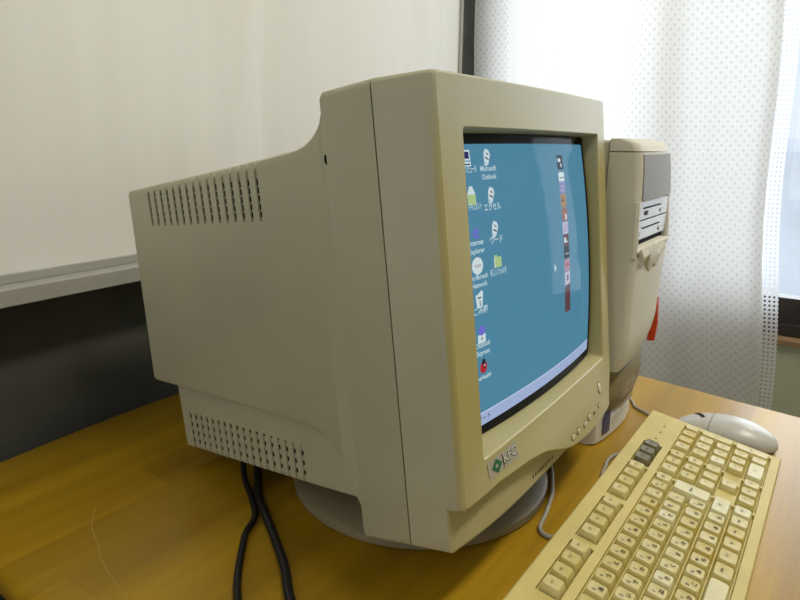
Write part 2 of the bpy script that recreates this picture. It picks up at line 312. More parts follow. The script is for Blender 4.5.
# ------------------------------------------------------------------ curtains
def curtain(name, ya, yb, z0, z1, xf, lean, mat, label, cat, amp, waves, group=None, nseg=220, ph=0.0, border=False):
    bb = B(); nz = 26; uvs = []
    arc = 0; prev = None; cols_ = []
    for i in range(nseg + 1):
        t = i / nseg; y = ya + (yb - ya) * t
        x = xf + amp * sum(a_ * math.sin(2 * math.pi * (f_ * (y) + p_)) for f_, a_, p_ in waves)
        if prev is not None: arc += math.hypot(x - prev[0], y - prev[1])
        prev = (x, y); cols_.append((x, y, arc, t))
    for k in range(nz + 1):
        s = k / nz; z = z0 + (z1 - z0) * s
        for (x, y, u, t) in cols_:
            hang = .45 + .55 * s if amp > .01 else 1
            bb.v.append((xf + (x - xf) * (1.15 - .35 * s) , y + lean * (z - z0) * (t) + .006 * math.sin(9 * z + 11 * y) , z)); uvs.append((u, z))
    W_ = nseg + 1
    for k in range(nz):
        for i in range(nseg):
            bb.f.append((k * W_ + i, k * W_ + i + 1, (k + 1) * W_ + i + 1, (k + 1) * W_ + i)); bb.mi.append(0)
    o = bb.build(name, mat, loc=(xf, (ya + yb) / 2, z0), smooth=0, recalc=False)
    ul = o.data.uv_layers.new(name='UVMap')
    for lp in o.data.loops: ul.data[lp.index].uv = uvs[lp.vertex_index]
    return tag(o, label, cat, group)
waves_m = [(3.1, .60, .10), (6.3, .28, .35), (1.4, .5, .2), (11.0, .10, .6)]
curtain('curtain', .725, -.045, -.62, 1.55, 1.095, 0.075, M['curtain'], 'white dotted fabric curtain hanging in soft folds behind the computer tower', 'curtain', .036, waves_m)
curtain('lace_curtain', .30, -.068, -.60, 1.55, 1.165, 0.075, M['lace'], 'sheer white lace net curtain between dotted curtain and window', 'curtain', .006, [(7, 1, 0)], nseg=90)

# ================================================================== DESK
dk = root('desk', (.25, .2, FZ), 'yellow brown wood veneer desk with rounded corners carrying the computer', 'desk')
DX0, DX1, DY0, DY1 = -.192, .705, -.36, .672
def desk_outline(ins=0):
    # counter-clockwise; back-left and other corners rounded
    pts = []
    def arc(cx, cy, r, a0, n=10):
        for k in range(n + 1):
            a = math.radians(a0 + 90 * k / n); pts.append((cx + (r - ins) * math.cos(a), cy + (r - ins) * math.sin(a)))
    arc(DX0 + .03, DY0 + .03, .03, 180); arc(DX1 - .085, DY0 + .03, .03, 270)
    arc(DX1 - .04, DY1 - .04, .04, 0); pts += [(.10, DY1 - ins), (.05, DY1 - ins), (0, DY1 - ins), (-.05, DY1 - ins)]; arc(DX0 + .07, DY1 - .07, .07, 90)
    # the right edge runs slightly skewed
    return [(x + (.045 * (y - .12) / .22 * .62 if x > .4 else 0) * (1 if y < .2 else .35), y - (.013 * (max(0, .07 - x) / .17) ** 1.4 if y > .4 else 0)) for x, y in pts]
b = B(); rings = []
for z, ins in ((-.030, .012), (-.028, .005), (-.021, .0008), (-.013, 0), (-.006, .0015), (-.002, .005), (0, .011)):
    rings.append([(x, y, z) for x, y in desk_outline(ins)])
b.loft(rings); b.build('desk_top', M['wood'], dk, smooth=45)
for x in (DX0 + .08, DX1 - .10):
    for y in (DY0 + .08, DY1 - .08):
        b = B(); b.box(x - .02, x + .02, y - .02, y + .02, FZ + .001, -.0305); b.build('leg', M['metal_leg'], dk, bevel=.003)
b = B(); b.box(DX0 + .10, DX1 - .12, DY1 - .10, DY1 - .085, -.34, -.0305); b.build('modesty_panel', M['metal_leg'], dk)
# pale curved scratch
b = B(); sp_ = [(-.0872, .4701), (-.1063, .4412), (-.1163, .4122), (-.1270, .3846), (-.1341, .3546), (-.1403, .3162)]
sp_ = [tuple(sum(c * w for c, w in zip(cc, ww)) for cc in zip(*[sp_[max(0, min(5, int(t) + d))] for d in (-1, 0, 1, 2)])) for t, ww in [(k / 6, (-.5 * f + f * f - .5 * f ** 3, 1 - 2.5 * f * f + 1.5 * f ** 3, .5 * f + 2 * f * f - 1.5 * f ** 3, -.5 * f * f + .5 * f ** 3)) for k in range(30) for f in [k / 6 - int(k / 6)]]]
for i in range(len(sp_) - 1):
    (xa, ya), (xb, yb) = sp_[i], sp_[i + 1]; b.quad((xa - .0004, ya, .0002), (xb - .0004, yb, .0002), (xb + .0004, yb, .0002), (xa + .0004, ya, .0002))
M['scratch'] = plain('pale_scratch', (.50, .34, .10), .5, .3)
b.build('scratch', M['scratch'], dk, recalc=False)

# ================================================================== CRT MONITOR
S = .88
MOv = Vector((-0.00899, 0.07474, 0.06438))
MR = Matrix([[0.99990275, -0.01385897, -0.00155286], [0.01394569, 0.99368454, 0.11133978], [0.0, -0.1113506, 0.99378118]])
def T(p): return MOv + MR @ (Vector(p) * S)
mon = root('crt_monitor', (.178, .232, 0), 'big beige tube monitor with lit teal screen standing on the desk', 'monitor')
W = .3965; XC = W / 2
def sm(t): t = max(0, min(1, t)); return t * t * (3 - 2 * t)
LTAB = [(0, .0460), (.055, .0500), (.109, .0475), (.142, .0430), (.165, .0360), (.19, .0265), (.211, .0205), (.24, .0155), (.27, .0125), (.36, .0080), (.45, .0078)]
def ledge(x):
    for (a_, va), (c_, vc) in zip(LTAB, LTAB[1:]):
        if x <= c_: return va + (vc - va) * (x - a_) / (c_ - a_)
    return .0078
def bow(x, z):
    t = abs((x - XC) / XC)
    return .004 * max(0, 1 - t * t) + .010 * max(0, 1 - t ** 3) * sm((.085 - z) / .05)
# -- front bezel
b = B(); nx, nz_, nc = 40, 30, 4
def ring(x0, x1, z0, z1, r, y, led=None, bw=0.0):
    out_ = []
    for (x, z) in rrect(x0, x1, z0, z1, r, nc, nx, nz_):
        if led is not None:
            l_ = ledge(x) + led; z = l_ + (z - z0) * (z1 - l_) / (z1 - z0)
        if led is not None and x > .381: x = .381 + (x - .381) * sm((z - .037) / .007)
        out_.append(T((x, y - bw * bow(x, z), z)))
    return out_
def blend(ra, rb, t): return [a_.lerp(b_, t) for a_, b_ in zip(ra, rb)]
# lower block: side cheeks down to the apron
b.loft([ring(-.0142, W + .0142, .0097, .4006, .006, .0467), ring(-.0043, W + .0043, .0068, .4008, .005, .0145), ], True, False)
ap = []
for k, (ins, yy) in enumerate(((0, .0145), (.002, .0138))):
    ap.append([T((x, yy - .0135 * max(0, 1 - abs((x - XC) / (XC + .004)) ** 3.2) * (1 if z < .12 else 0), z)) for x, z in rrect(-.0043 + ins, W + .0043 - ins, .0068 + ins, .4008 - ins, .005, nc, nx, nz_)])
cen = [T((x, .0138 - .0135 * max(0, 1 - abs((x - XC) / (XC + .004)) ** 3.2) * (1 if z < .12 else 0), z)) for x, z in rrect(.01, W - .01, .06, .385, .005, nc, nx, nz_)]
b.loft([ap[0], ap[1], cen], False, False)
# bridge between straight cheek ring and bowed apron ring
b.loft([ring(-.0043, W + .0043, .0068, .4008, .005, .0145), ap[0]], False, False)
# fascia block standing proud of the apron, with the opening
OX0, OX1, OZ0, OZ1 = .036, .3655, .0785, .3605
f0 = ring(-.0043, W + .0043, 0, .4008, .005, .0146, led=0.0, bw=0.0)
f1 = ring(-.0012, W + .0012, 0, .4009, .005, .0050, led=0.0, bw=1)
f2 = ring(.0004, W - .0004, 0, .4002, .005, .0012, led=.0006, bw=1)
f3 = ring(.003, W - .003, 0, .3985, .005, .0, led=.0026, bw=1)
def gy(x, z): return .004 + ((x - .2) / .165) ** 2 * .010 + ((z - .22) / .14) ** 2 * .007 - .004 * (x - .2) / .165
op = [(x, z) for x, z in rrect(OX0, OX1, OZ0, OZ1, .004, nc, nx, nz_)]
f3l = [(x, ledge(x) + .0026 + z * (.3985 - ledge(x) - .0026) / .3985) for x, z in rrect(.003, W - .003, 0, .3985, .005, nc, nx, nz_)]
mids = []
for t in (.2, .4, .6, .8, 1.0):
    rr_ = []
    for (xa, za), (xb, zb) in zip(f3l, op):
        x, z = xa + (xb - xa) * t, za + (zb - za) * t
        if x > .378: x = .378 + (x - .378) * sm((z - .037) / .007)
        rr_.append(T((x, -bow(x, z), z)))
    mids.append(rr_)
opin = [T((x + (.0012 if x < .2 else -.0012), -bow(x, z) + .0015, z + (.0012 if z < .2 else -.0012))) for x, z in op]
opd = [T((XC + (x - XC) * .965, .034, (.3605 - (.3605 - z) * .972) - (.0035 if z > .2 else 0))) for x, z in op]
b.loft([f0, f1, f2, f3] + mids + [opin, opd], False, False)
# underside of the fascia ledge
M['bezelmix'] = None
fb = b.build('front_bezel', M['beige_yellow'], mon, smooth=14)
# bezel tone by height: yellowest midway, greyer at chin and top; sides plain beige
m, N, L, bp_ = newmat('height_toned_yellow_plastic'); setp(bp_, None, .42, .45)
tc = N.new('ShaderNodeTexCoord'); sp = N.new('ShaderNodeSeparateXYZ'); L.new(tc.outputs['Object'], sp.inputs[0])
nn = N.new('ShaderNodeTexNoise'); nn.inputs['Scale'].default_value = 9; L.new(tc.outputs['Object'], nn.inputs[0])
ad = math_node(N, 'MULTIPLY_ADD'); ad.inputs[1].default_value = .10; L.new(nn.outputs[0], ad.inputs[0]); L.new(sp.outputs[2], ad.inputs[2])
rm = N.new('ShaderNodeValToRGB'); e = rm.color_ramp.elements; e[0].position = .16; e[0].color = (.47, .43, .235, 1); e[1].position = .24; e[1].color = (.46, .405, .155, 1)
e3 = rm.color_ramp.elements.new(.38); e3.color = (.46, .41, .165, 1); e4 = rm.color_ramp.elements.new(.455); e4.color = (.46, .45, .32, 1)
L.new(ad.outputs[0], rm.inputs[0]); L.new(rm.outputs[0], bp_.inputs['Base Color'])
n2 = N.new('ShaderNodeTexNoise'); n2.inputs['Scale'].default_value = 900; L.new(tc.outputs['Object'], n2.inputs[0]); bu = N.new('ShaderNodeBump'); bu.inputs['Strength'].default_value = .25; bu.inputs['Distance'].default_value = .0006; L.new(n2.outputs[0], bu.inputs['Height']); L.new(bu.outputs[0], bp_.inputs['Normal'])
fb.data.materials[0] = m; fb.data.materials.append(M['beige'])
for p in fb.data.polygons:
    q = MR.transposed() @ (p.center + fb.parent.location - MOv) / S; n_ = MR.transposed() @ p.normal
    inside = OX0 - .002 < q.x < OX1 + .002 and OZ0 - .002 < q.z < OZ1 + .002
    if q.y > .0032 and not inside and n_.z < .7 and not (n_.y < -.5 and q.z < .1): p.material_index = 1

# -- rear half of the bezel frame
b = B()
def rr3(x0, x1, z0, z1, r, y, n1=1, n2=1): return [T((x, y, z)) for x, z in rrect(x0, x1, z0, z1, r, 4, n1, n2)]
b.loft([rr3(-.0142, W + .0142, .0095, .4006, .006, .0480), rr3(-.0086, W + .0086, -.0012, .3995, .006, .1035), rr3(-.0070, W + .0070, .0004, .3978, .006, .1065)])
b.build('bezel_rear_frame', M['beige'], mon, smooth=38)
b = B(); b.loft([rr3(-.0112, W + .0112, .0130, .3975, .006, .0445), rr3(-.0112, W + .0112, .0125, .3975, .006, .052)]); b.build('seam_gap', M['dark'], mon)
b = B()
for k in range(12):
    a0, a1 = 2 * math.pi * k / 12, 2 * math.pi * (k + 1) / 12
    b.add([T((-.0078 - .0006, .1045, .345)), T((-.0078 - .0007, .1045 + .0022 * math.cos(a0), .345 + .0042 * math.sin(a0))), T((-.0078 - .0007, .1045 + .0022 * math.cos(a1), .345 + .0042 * math.sin(a1)))], [(0, 1, 2)])
b.build('screw_hole', M['dark'], mon, recalc=False)

# -- rear housing (grooved vents are modelled in the shell)
def xs(y): return .002 + .09 * (y - .11)
def interp(tab, y):
    if y <= tab[0][0]: return tab[0][1]
    for (a_, va), (c_, vc) in zip(tab, tab[1:]):
        if y <= c_: return va + (vc - va) * (y - a_) / (c_ - a_)
    return tab[-1][1]
TOP = [(.106, .392), (.112, .388), (.1165, .3875), (.1189, .3807), (.1230, .3752), (.128, .3703), (.136, .3652), (.1456, .3612), (.157, .3586), (.17, .3574), (.4702, .3415)]
BOT = [(.106, .005), (.118, .022), (.1228, .0378), (.1317, .0612), (.1502, .0775), (.1661, .0866), (.193, .0896), (.4835, .0928)]
def pchip(tab, x):
    if x <= tab[0][0]: return tab[0][1]
    if x >= tab[-1][0]: return tab[-1][1]
    d = [(tab[i + 1][1] - tab[i][1]) / (tab[i + 1][0] - tab[i][0]) for i in range(len(tab) - 1)]
    m = [d[0]] + [0 if d[i - 1] * d[i] <= 0 else 2 * d[i - 1] * d[i] / (d[i - 1] + d[i]) for i in range(1, len(d))] + [d[-1]]
    i = max(k for k in range(len(tab) - 1) if tab[k][0] <= x); h = tab[i + 1][0] - tab[i][0]; t = (x - tab[i][0]) / h
    return tab[i][1] * (1 + 2 * t) * (1 - t) ** 2 + m[i] * h * t * (1 - t) ** 2 + tab[i + 1][1] * t * t * (3 - 2 * t) + m[i + 1] * h * t * t * (t - 1)
def housing(name, x_of, top, bot, y0, y1, slots, zlo, zhi_top, depth, back_lean, mat, r=.007):
    st = []
    base = [y0 + (y1 - y0) * k / 40 for k in range(41)] + [y0 + .0021 * k for k in range(1, 42)] + [p[0] for p in top + bot if y0 < p[0] < y1]
    for (a_, c_) in slots:
        base = [y for y in base if not (a_ - .0015 < y < c_ + .0015)]
    for y in base: st.append((y, 0))
    for (a_, c_) in slots: st += [(a_ - .0004, 0), (a_ + .0004, 1), (c_ - .0004, 1), (c_ + .0004, 0)]
    st.sort(); rings = []; last = None
    for y, g in st:
        if last is not None and y - last < 1e-5: continue
        last = y
        x0 = x_of(y); x1 = W - x0; zt = pchip(top, y); zb = pchip(bot, y); d = depth * g
        zl = zlo(y); pts = []
        def P3(x, z, gd):
            t_ = (y - y0) / (y1 - y0); yy = y + back_lean * (z - zt) * sm((t_ - .8) / .2)
            pts.append(T((x, yy, z)))
        full = zl <= zb + r
        # left side going up
        P3(x0 + r + (0), zb, 0); P3(x0 + r * .3 + (d if full else 0), zb + r * .3, 0); P3(x0 + (d if full else 0), zb + r, 0)
        if not full: P3(x0, zl - .0006, 0)
        else: P3(x0 + d, zb + r + .0006, 0)
        if zhi_top is None:
            P3(x0 + d, max(zl, zb + r + .001), 0); P3(x0 + d, zt - r, 0); P3(x0 + r * .3 + d * .7, zt - r * .3 - d * .7, 0); P3(x0 + r + .0, zt - d, 0); P3(x0 + .035, zt - d, 0); P3(x0 + .0356, zt, 0)
        else:
            zh = zhi_top(y)
            P3(x0 + d, max(zl, zb + r + .001), 0); P3(x0 + d, zh, 0); P3(x0, zh + .0006, 0); P3(x0, zt - r, 0); P3(x0 + r * .3, zt - r * .3, 0); P3(x0 + r, zt, 0)
        P3(x1 - r, zt, 0); P3(x1 - r * .3, zt - r * .3, 0); P3(x1, zt - r, 0); P3(x1, zb + r, 0); P3(x1 - r * .3, zb + r * .3, 0); P3(x1 - r, zb, 0)
        rings.append(pts)
    bb = B(); bb.loft(rings); return bb.build(name, mat, mon, smooth=32)
nS = 16; VY0, VY1 = .2125, .4285; pitch = (VY1 - VY0 - .0040) / (nS - 1)
slots = [(VY0 + pitch * k, VY0 + pitch * k + .0040) for k in range(nS)]
housing('rear_housing', xs, TOP, BOT, .106, .476, slots, lambda y: .2965, None, .0024, -.035, M['beige'])
b = B()
for (a_, c_) in slots:
    for k in range(5):
        z0 = .2995 + k * .0078; y_ = (a_ + c_) / 2; x_ = xs(y_) + .0012
        b.add([T((x_, a_ + .0006, z0)), T((x_, c_ - .0006, z0)), T((x_, c_ - .0006, z0 + .0056)), T((x_, a_ + .0006, z0 + .0056))], [(0, 1, 2, 3)])
b.build('vent_openings', M['dark'], mon, recalc=False)
# lower, narrower box with its own vents
LTOP = [(.106, .098), (.46, .098)]
LBOT = [(.106, .0215), (.1347, .0187), (.4581, .0021)]
nL = 18; LY0, LY1 = .2105, .4370; pl = (LY1 - LY0 - .0045) / (nL - 1)
lsl = [(LY0 + pl * k, LY0 + pl * k + .0045) for k in range(nL)]
xl = lambda y: xs(y) + .015
housing('lower_housing', xl, LTOP, LBOT, .106, .455, lsl, lambda y: -1, lambda y: .0565 - (y - .21) * .013, .0018, .02, M['beige'], r=.003)
b = B()
for (a_, c_) in lsl:
    for k in range(4):
        y_ = (a_ + c_) / 2; z0 = interp(LBOT, y_) + .008 + k * .0112; x_ = xl(y_) + .0010
        b.add([T((x_, a_ + .0008, z0)), T((x_, c_ - .0008, z0)), T((x_, c_ - .0008, z0 + .0052)), T((x_, a_ + .0008, z0 + .0052))], [(0, 1, 2, 3)])
b.build('lower_vent_openings', M['dark'], mon, recalc=False)

# -- swivel base
b = B(); cx, cy = .172, .240; rings = []
for r_, z in ((.140, .0008), (.143, .003), (.143, .010), (.140, .0125), (.120, .0165), (.085, .024), (.060, .032), (.055, .040), (.066, .052), (.075, .066)):
    rings.append([(cx + r_ * math.cos(2 * math.pi * k / 64), cy + r_ * math.sin(2 * math.pi * k / 64), z) for k in range(64)])
b.loft(rings); b.build('swivel_base', M['dish'], mon, smooth=35)

# -- picture tube: dark face, picture, icons, glass
def gpt(x, z, off): return T((x, gy(x, z) + off, z))
def patch(b_, x0, x1, z0, z1, off, n=24, m_=20, mi=0):
    base = len(b_.v)
    for j in range(m_ + 1):
        for i in range(n + 1): b_.v.append(tuple(gpt(x0 + (x1 - x0) * i / n, z0 + (z1 - z0) * j / m_, off)))
    for j in range(m_):
        for i in range(n):
            a_ = base + j * (n + 1) + i; b_.f.append((a_, a_ + 1, a_ + n + 2, a_ + n + 1)); b_.mi.append(mi)
b = B(); patch(b, .030, .372, .070, .368, .0014); tubeo = b.build('picture_tube', M['black'], mon, smooth=0, recalc=False)
G = 1.0
m, N, L, bp_ = newmat('lit_desktop_picture'); setp(bp_, (.01, .01, .01), .5, 0)
bp_.inputs['Emission Color'].default_value = (.080, .240, .355, 1); bp_.inputs['Emission Strength'].default_value = G; M['teal'] = m
M['bar'] = emis('lit_task_bar', (.36, .44, .66), G)
M['bar_hi'] = emis('lit_task_bar_edge', (.55, .62, .78), G)
for nme, c in dict(e_white=(.62, .72, .74), e_lab=(.50, .64, .68), e_yel=(.42, .55, .25), e_pur=(.16, .15, .62), e_red=(.45, .02, .03), e_blk=(.02, .03, .05), e_lav=(.25, .24, .50), e_ora=(.36, .24, .14), e_pink=(.42, .25, .33), e_brn=(.12, .055, .06), e_rose=(.30, .12, .12), e_pale=(.50, .47, .58), e_navy=(.03, .03, .12)).items(): M[nme] = emis(nme.replace('e_', 'lit_pixel_'), c, G)
b = B(); patch(b, .0525, .352, .1065, .3490, .0009); b.build('desktop_background', M['teal'], tubeo, smooth=0, recalc=False)
b = B(); patch(b, .0525, .352, .0935, .1065, .0009, 24, 2); patch(b, .0525, .352, .1053, .1065, .0007, 24, 1, 1); b.build('task_bar', [M['bar'], M['bar_hi']], tubeo, smooth=0, recalc=False)
MS = ['e_white', 'e_lab', 'e_yel', 'e_pur', 'e_red', 'e_blk', 'e_lav', 'e_ora', 'e_pink', 'e_brn', 'e_rose', 'e_pale', 'e_navy']
IX = {k: i for i, k in enumerate(MS)}
def poly(b_, pts, mi, off=.0004): b_.add([gpt(x, z, off) for x, z in pts], [tuple(range(len(pts)))], IX[mi])
def txt(b_, s, x, z, size, mi, off=.0004, bold=0.0, xs_=1.0):
    for k, line in enumerate(s.split('\n')):
        vs, fs = text_geo(line, size, bold, xs_)
        wd_ = 2 * max(abs(v_[0]) for v_ in vs); q_ = min(1, .0275 / wd_); vs = [(v_[0] * q_, v_[1]) for v_ in vs]; b_.add([gpt(x + vx, z - k * size * 1.55 + vz, off) for vx, vz in vs], fs, IX[mi])
def scr(name, b_, par=tubeo): return b_.build(name, [M[k] for k in MS], par, recalc=False)
def rect(x, z, w_, h): return [(x - w_ / 2, z - h / 2), (x + w_ / 2, z - h / 2), (x + w_ / 2, z + h / 2), (x - w_ / 2, z + h / 2)]
def disc(x, z, rx, rz, n=16): return [(x + rx * math.cos(2 * math.pi * k / n), z + rz * math.sin(2 * math.pi * k / n)) for k in range(n)]
def sheet(b_, x, z):     # tilted white document with folded corner
    poly(b_, [(x - .005, z - .004), (x + .001, z - .007), (x + .006, z + .002), (x + .004, z + .006), (x - .001, z + .0075), (x - .004, z + .004)], 'e_white')
    poly(b_, [(x - .003, z - .001), (x + .003, z - .003), (x + .002, z - .0015), (x - .002, z + .0005)], 'e_blk', .0002)
    poly(b_, [(x - .001, z + .003), (x + .003, z + .001), (x + .003, z + .002), (x, z + .0042)], 'e_blk', .0002)
b = B(); x, z = .0728, .3375
poly(b, rect(x, z + .002, .013, .009), 'e_white'); poly(b, rect(x, z + .002, .0095, .006), 'e_navy', .0002); poly(b, rect(x, z - .0055, .013, .004), 'e_white'); poly(b, rect(x, z - .0058, .010, .0012), 'e_navy', .0002); scr('desktop_icon', b)
b = B(); x, z = .0745, .3045
poly(b, rect(x, z - .003, .012, .009), 'e_yel'); poly(b, [(x - .006, z + .0015), (x + .006, z + .0015), (x + .002, z + .0085), (x - .002, z + .0085)], 'e_white'); scr('desktop_icon', b)
b = B(); txt(b, 'e', .075, .2735, .0130, 'e_pur', bold=.0003, xs_=1.15); scr('desktop_icon', b)
b = B(); poly(b, disc(.0736, .2437, .0085, .0078), 'e_white'); txt(b, 'msn', .0736, .2440, .0042, 'e_rose', .0002); scr('desktop_icon', b)
b = B(); x, z = .0735, .2132; poly(b, [(x - .0045, z - .007), (x + .0035, z - .007), (x + .0055, z + .005), (x - .006, z + .005)], 'e_white'); poly(b, rect(x - .0005, z + .002, .006, .0012), 'e_blk', .0002); poly(b, [(x - .003, z + .005), (x + .004, z + .0085), (x + .006, z + .005)], 'e_white'); poly(b, rect(x, z - .003, .0012, .005), 'e_navy', .0002); scr('desktop_icon', b)
b = B(); x, z = .0742, .1809; poly(b, rect(x, z - .0035, .012, .008), 'e_white'); poly(b, disc(x, z + .004, .005, .0045), 'e_pur', .0002); txt(b, 'e', x, z - .003, .005, 'e_navy', .0002); scr('desktop_icon', b)
b = B(); x, z = .0758, .1503; poly(b, disc(x, z, .0055, .006), 'e_red'); poly(b, disc(x, z + .005, .003, .003), 'e_blk', .0002); poly(b, disc(x + .001, z, .0016, .0016), 'e_blk', .0002); poly(b, disc(x + .001, z + .0015, .0009, .0009), 'e_white', 0); scr('desktop_icon', b)
for x, z in ((.1050, .3373), (.1048, .3036), (.1055, .2728)):
    b = B(); sheet(b, x, z); poly(b, [(x - .006, z - .0065), (x - .002, z - .0085), (x + .001, z - .005), (x - .003, z - .003)], 'e_lab', .0003); scr('desktop_icon', b)
b = B(); x, z = .1062, .2434; poly(b, rect(x, z - .001, .0125, .0095), 'e_yel'); poly(b, rect(x - .003, z + .0045, .005, .0025), 'e_yel'); poly(b, rect(x - .0055, z - .001, .0012, .0095), 'e_white', .0002); scr('desktop_icon', b)
LAB = [('マイ コンピュータ', .0728, .3270, .0048), ('マイ ドキュメント', .0745, .2950, .0048), ('Internet\nExplorer', .0745, .2640, .0044), ('The Microsoft\nNetwork', .0745, .2335, .0042), ('ごみ箱', .0742, .2030, .0050), ('Outlook\nExpress', .0755, .1715, .0044), ('InstallHealth', .0750, .1405, .0040),
       ('Microsoft\nOutlook', .1052, .3272, .0044), ('エクセル', .1053, .2927, .0050), ('ワード', .1068, .2626, .0050), ('新しいフォルダ', .1066, .2331, .0048)]
LAB[6] = ('LiveHealth', .0750, .1405, .0040)
for s_, x, z, sz in LAB:
    b = B(); txt(b, s_, x, z, sz * 1.08, 'e_lab', bold=.00016); scr('icon_label', b)
b = B(); txt(b, 'スタート', .0735, .0998, .0062, 'e_navy'); scr('start_button', b)
b = B()
for (z0, z1, k) in ((.3215, .3370, 'e_blk'), (.3085, .3185, 'e_white'), (.2960, .3080, 'e_lav'), (.2800, .2950, 'e_ora'), (.2650, .2790, 'e_rose'), (.2510, .2640, 'e_pale'), (.2375, .2500, 'e_brn'), (.2235, .2370, 'e_blk'), (.2090, .2225, 'e_pink'), (.1935, .2080, 'e_pale'), (.1620, .1925, 'e_brn')):
    n0 = len(b.v); b.add([gpt(.256, z0, .0004), gpt(.2735, z0, .0004), gpt(.2735, z1, .0004), gpt(.256, z1, .0004)], [(0, 1, 2, 3)], IX[k])
for x, z, w_, h, k in ((.262, .3315, .008, .004, 'e_white'), (.2665, .326, .004, .004, 'e_lab'), (.265, .3125, .012, .001, 'e_navy'), (.265, .3035, .011, .001, 'e_pale'), (.265, .2985, .011, .001, 'e_pale'), (.262, .288, .007, .003, 'e_brn'), (.268, .2695, .005, .006, 'e_white'), (.262, .274, .004, .004, 'e_ora'), (.262, .257, .002, .008, 'e_lav'), (.268, .257, .002, .008, 'e_lav'), (.261, .2440, .006, .006, 'e_white'), (.267, .2420, .004, .002, 'e_lab'), (.265, .2285, .012, .001, 'e_lab'), (.264, .2160, .011, .003, 'e_rose'), (.265, .2010, .004, .006, 'e_navy')):
    poly(b, rect(x, z, w_, h), k, .0002)
scr('picture_tool_strip', b)
b = B(); x, z = .2266, .218; poly(b, [(x, z + .005), (x, z - .004), (x + .0018, z - .0022), (x + .0032, z - .005), (x + .0042, z - .0045), (x + .0030, z - .0018), (x + .0055, z - .0015)], 'e_white'); scr('mouse_pointer', b)
b = B(); patch(b, .030, .372, .070, .368, -.0006); b.build('screen_glass', M['tube_glass'], mon, smooth=0, recalc=False)

# -- badge on the chin
def chin(x, z, off=0): return T((x, -bow(x, z) - off, z))
b = B(); n = 6
for i in range(n):
    xa, xb = .0400 + .0540 * i / n, .0400 + .0540 * (i + 1) / n
    b.add([chin(xa, .0600, .0004), chin(xb, .0600, .0004), chin(xb, .0745, .0004), chin(xa, .0745, .0004)], [(0, 1, 2, 3)])
bd = b.build('badge', M['badge'], mon, recalc=False)
b = B(); x, z = .0545, .0670
dm = [(x, z - .0064), (x + .0092, z), (x, z + .0064), (x - .0092, z)]; di = [(x, z - .0024), (x + .0034, z), (x, z + .0024), (x - .0034, z)]
b.add([chin(p[0], p[1], .0008) for p in dm + di], [(0, 1, 5, 4), (1, 2, 6, 5), (2, 3, 7, 6), (3, 0, 4, 7)]); b.build('badge_diamond', M['green'], bd, recalc=False)
b = B(); vs, fs = text_geo('KFC', .0085, .0004, 1.15); b.add([chin(.0790 + vx, .0672 + vz, .0008) for vx, vz in vs], fs); b.add([chin(xx, zz, .0008) for xx, zz in rect(.0655, .0672, .0010, .0115)], [(0, 1, 2, 3)]); b.build('badge_lettering', M['ink'], bd, recalc=False)
b = B(); vs, fs = text_geo('KFC', .0085, .0001, 1.15); b.add([chin(.0783 + vx, .0679 + vz, .0011) for vx, vz in vs], fs); b.build('badge_lettering_highlight', M['white_ink'], bd, recalc=False)
# -- dots embossed on the apron
b = B()
for i in range(9):
    x = .139 + .0063 * i; z = .0165; y = .0138 - .0135 * max(0, 1 - abs((x - XC) / (XC + .004)) ** 3.2) - .0004
    b.add([T((x + .0012 * math.cos(2 * math.pi * k / 8), y, z + .0026 * math.sin(2 * math.pi * k / 8))) for k in range(8)], [tuple(range(8))])
b.build('apron_slots', M['dark'], mon, recalc=False)
# -- control buttons on the right of the chin
def button(x, z, rx, rz, mat, nm='control_button'):
    bb = B(); rings = []
    for s_, o_ in ((1.0, -.001), (1.0, .0008), (.82, .0013)):
        rings.append([chin(x + rx * s_ * math.cos(2 * math.pi * k / 16), z + rz * s_ * math.sin(2 * math.pi * k / 16), o_) for k in range(16)])
    bb.loft(rings, False, True); bo = bb.build(nm, mat, mon, smooth=40)
    rg = B(); rings = [[chin(x + (rx + dd) * math.cos(2 * math.pi * k / 16), z + (rz + dd) * math.sin(2 * math.pi * k / 16), .0003) for k in range(16)] for dd in (0, .0012)]
    rg.loft(rings, False, False); rg.build('button_gap', M['ink_soft'], bo, recalc=False)
for x, z in ((.2157, .0320), (.2337, .0318), (.2563, .0310), (.2719, .0342)): button(x, z, .0042, .0034, M['beige_light'])
button(.2924, .0316, .0020, .0016, M['ink_soft'], 'indicator_lamp')
button(.3261, .0517, .0052, .0060, M['beige_light'], 'power_button'); button(.3137, .0341, .0022, .0022, M['beige_light'], 'indicator_lamp')

# ================================================================== COMPUTER TOWER
tw = root('computer_tower', (.455, .28, 0), 'light grey computer tower with curved front beside the monitor', 'computer')
PR = [(.0, .104), (.05, .0985), (.075, .0925), (.0963, .0850), (.115, .079), (.135, .0755), (.19, .0765), (.245, .0765), (.308, .0785), (.345, .0805), (.362, .0825), (.3700, .0865), (.3745, .0945), (.3762, .106)]
TX0, TX1 = .3680, .5420
def yf(z): return interp(PR, z)
def slant(z): return .004 + .006 * min(1, abs(z - .25) / .12)
def front_ring(z, ins=0.0, yb=.117):
    y = yf(z) + ins; r_ = .009; pts = [(TX0 + ins, yb), (TX0 + ins, y + r_)]
    for k in range(1, 5): a = math.radians(180 + 90 * k / 4); pts.append((TX0 + ins + r_ + r_ * math.cos(a), y + r_ + r_ * math.sin(a)))
    for k in range(1, 8): t = k / 8; pts.append((TX0 + r_ + (TX1 - TX0 - 2 * r_) * t, y + slant(z) * t - .003 * math.sin(math.pi * t)))
    for k in range(0, 5): a = math.radians(270 + 90 * k / 4); pts.append((TX1 - ins - r_ + r_ * math.cos(a), y + slant(z) + r_ + r_ * math.sin(a)))
    pts.append((TX1 - ins, yb)); return [(x, y_, z) for x, y_ in pts]
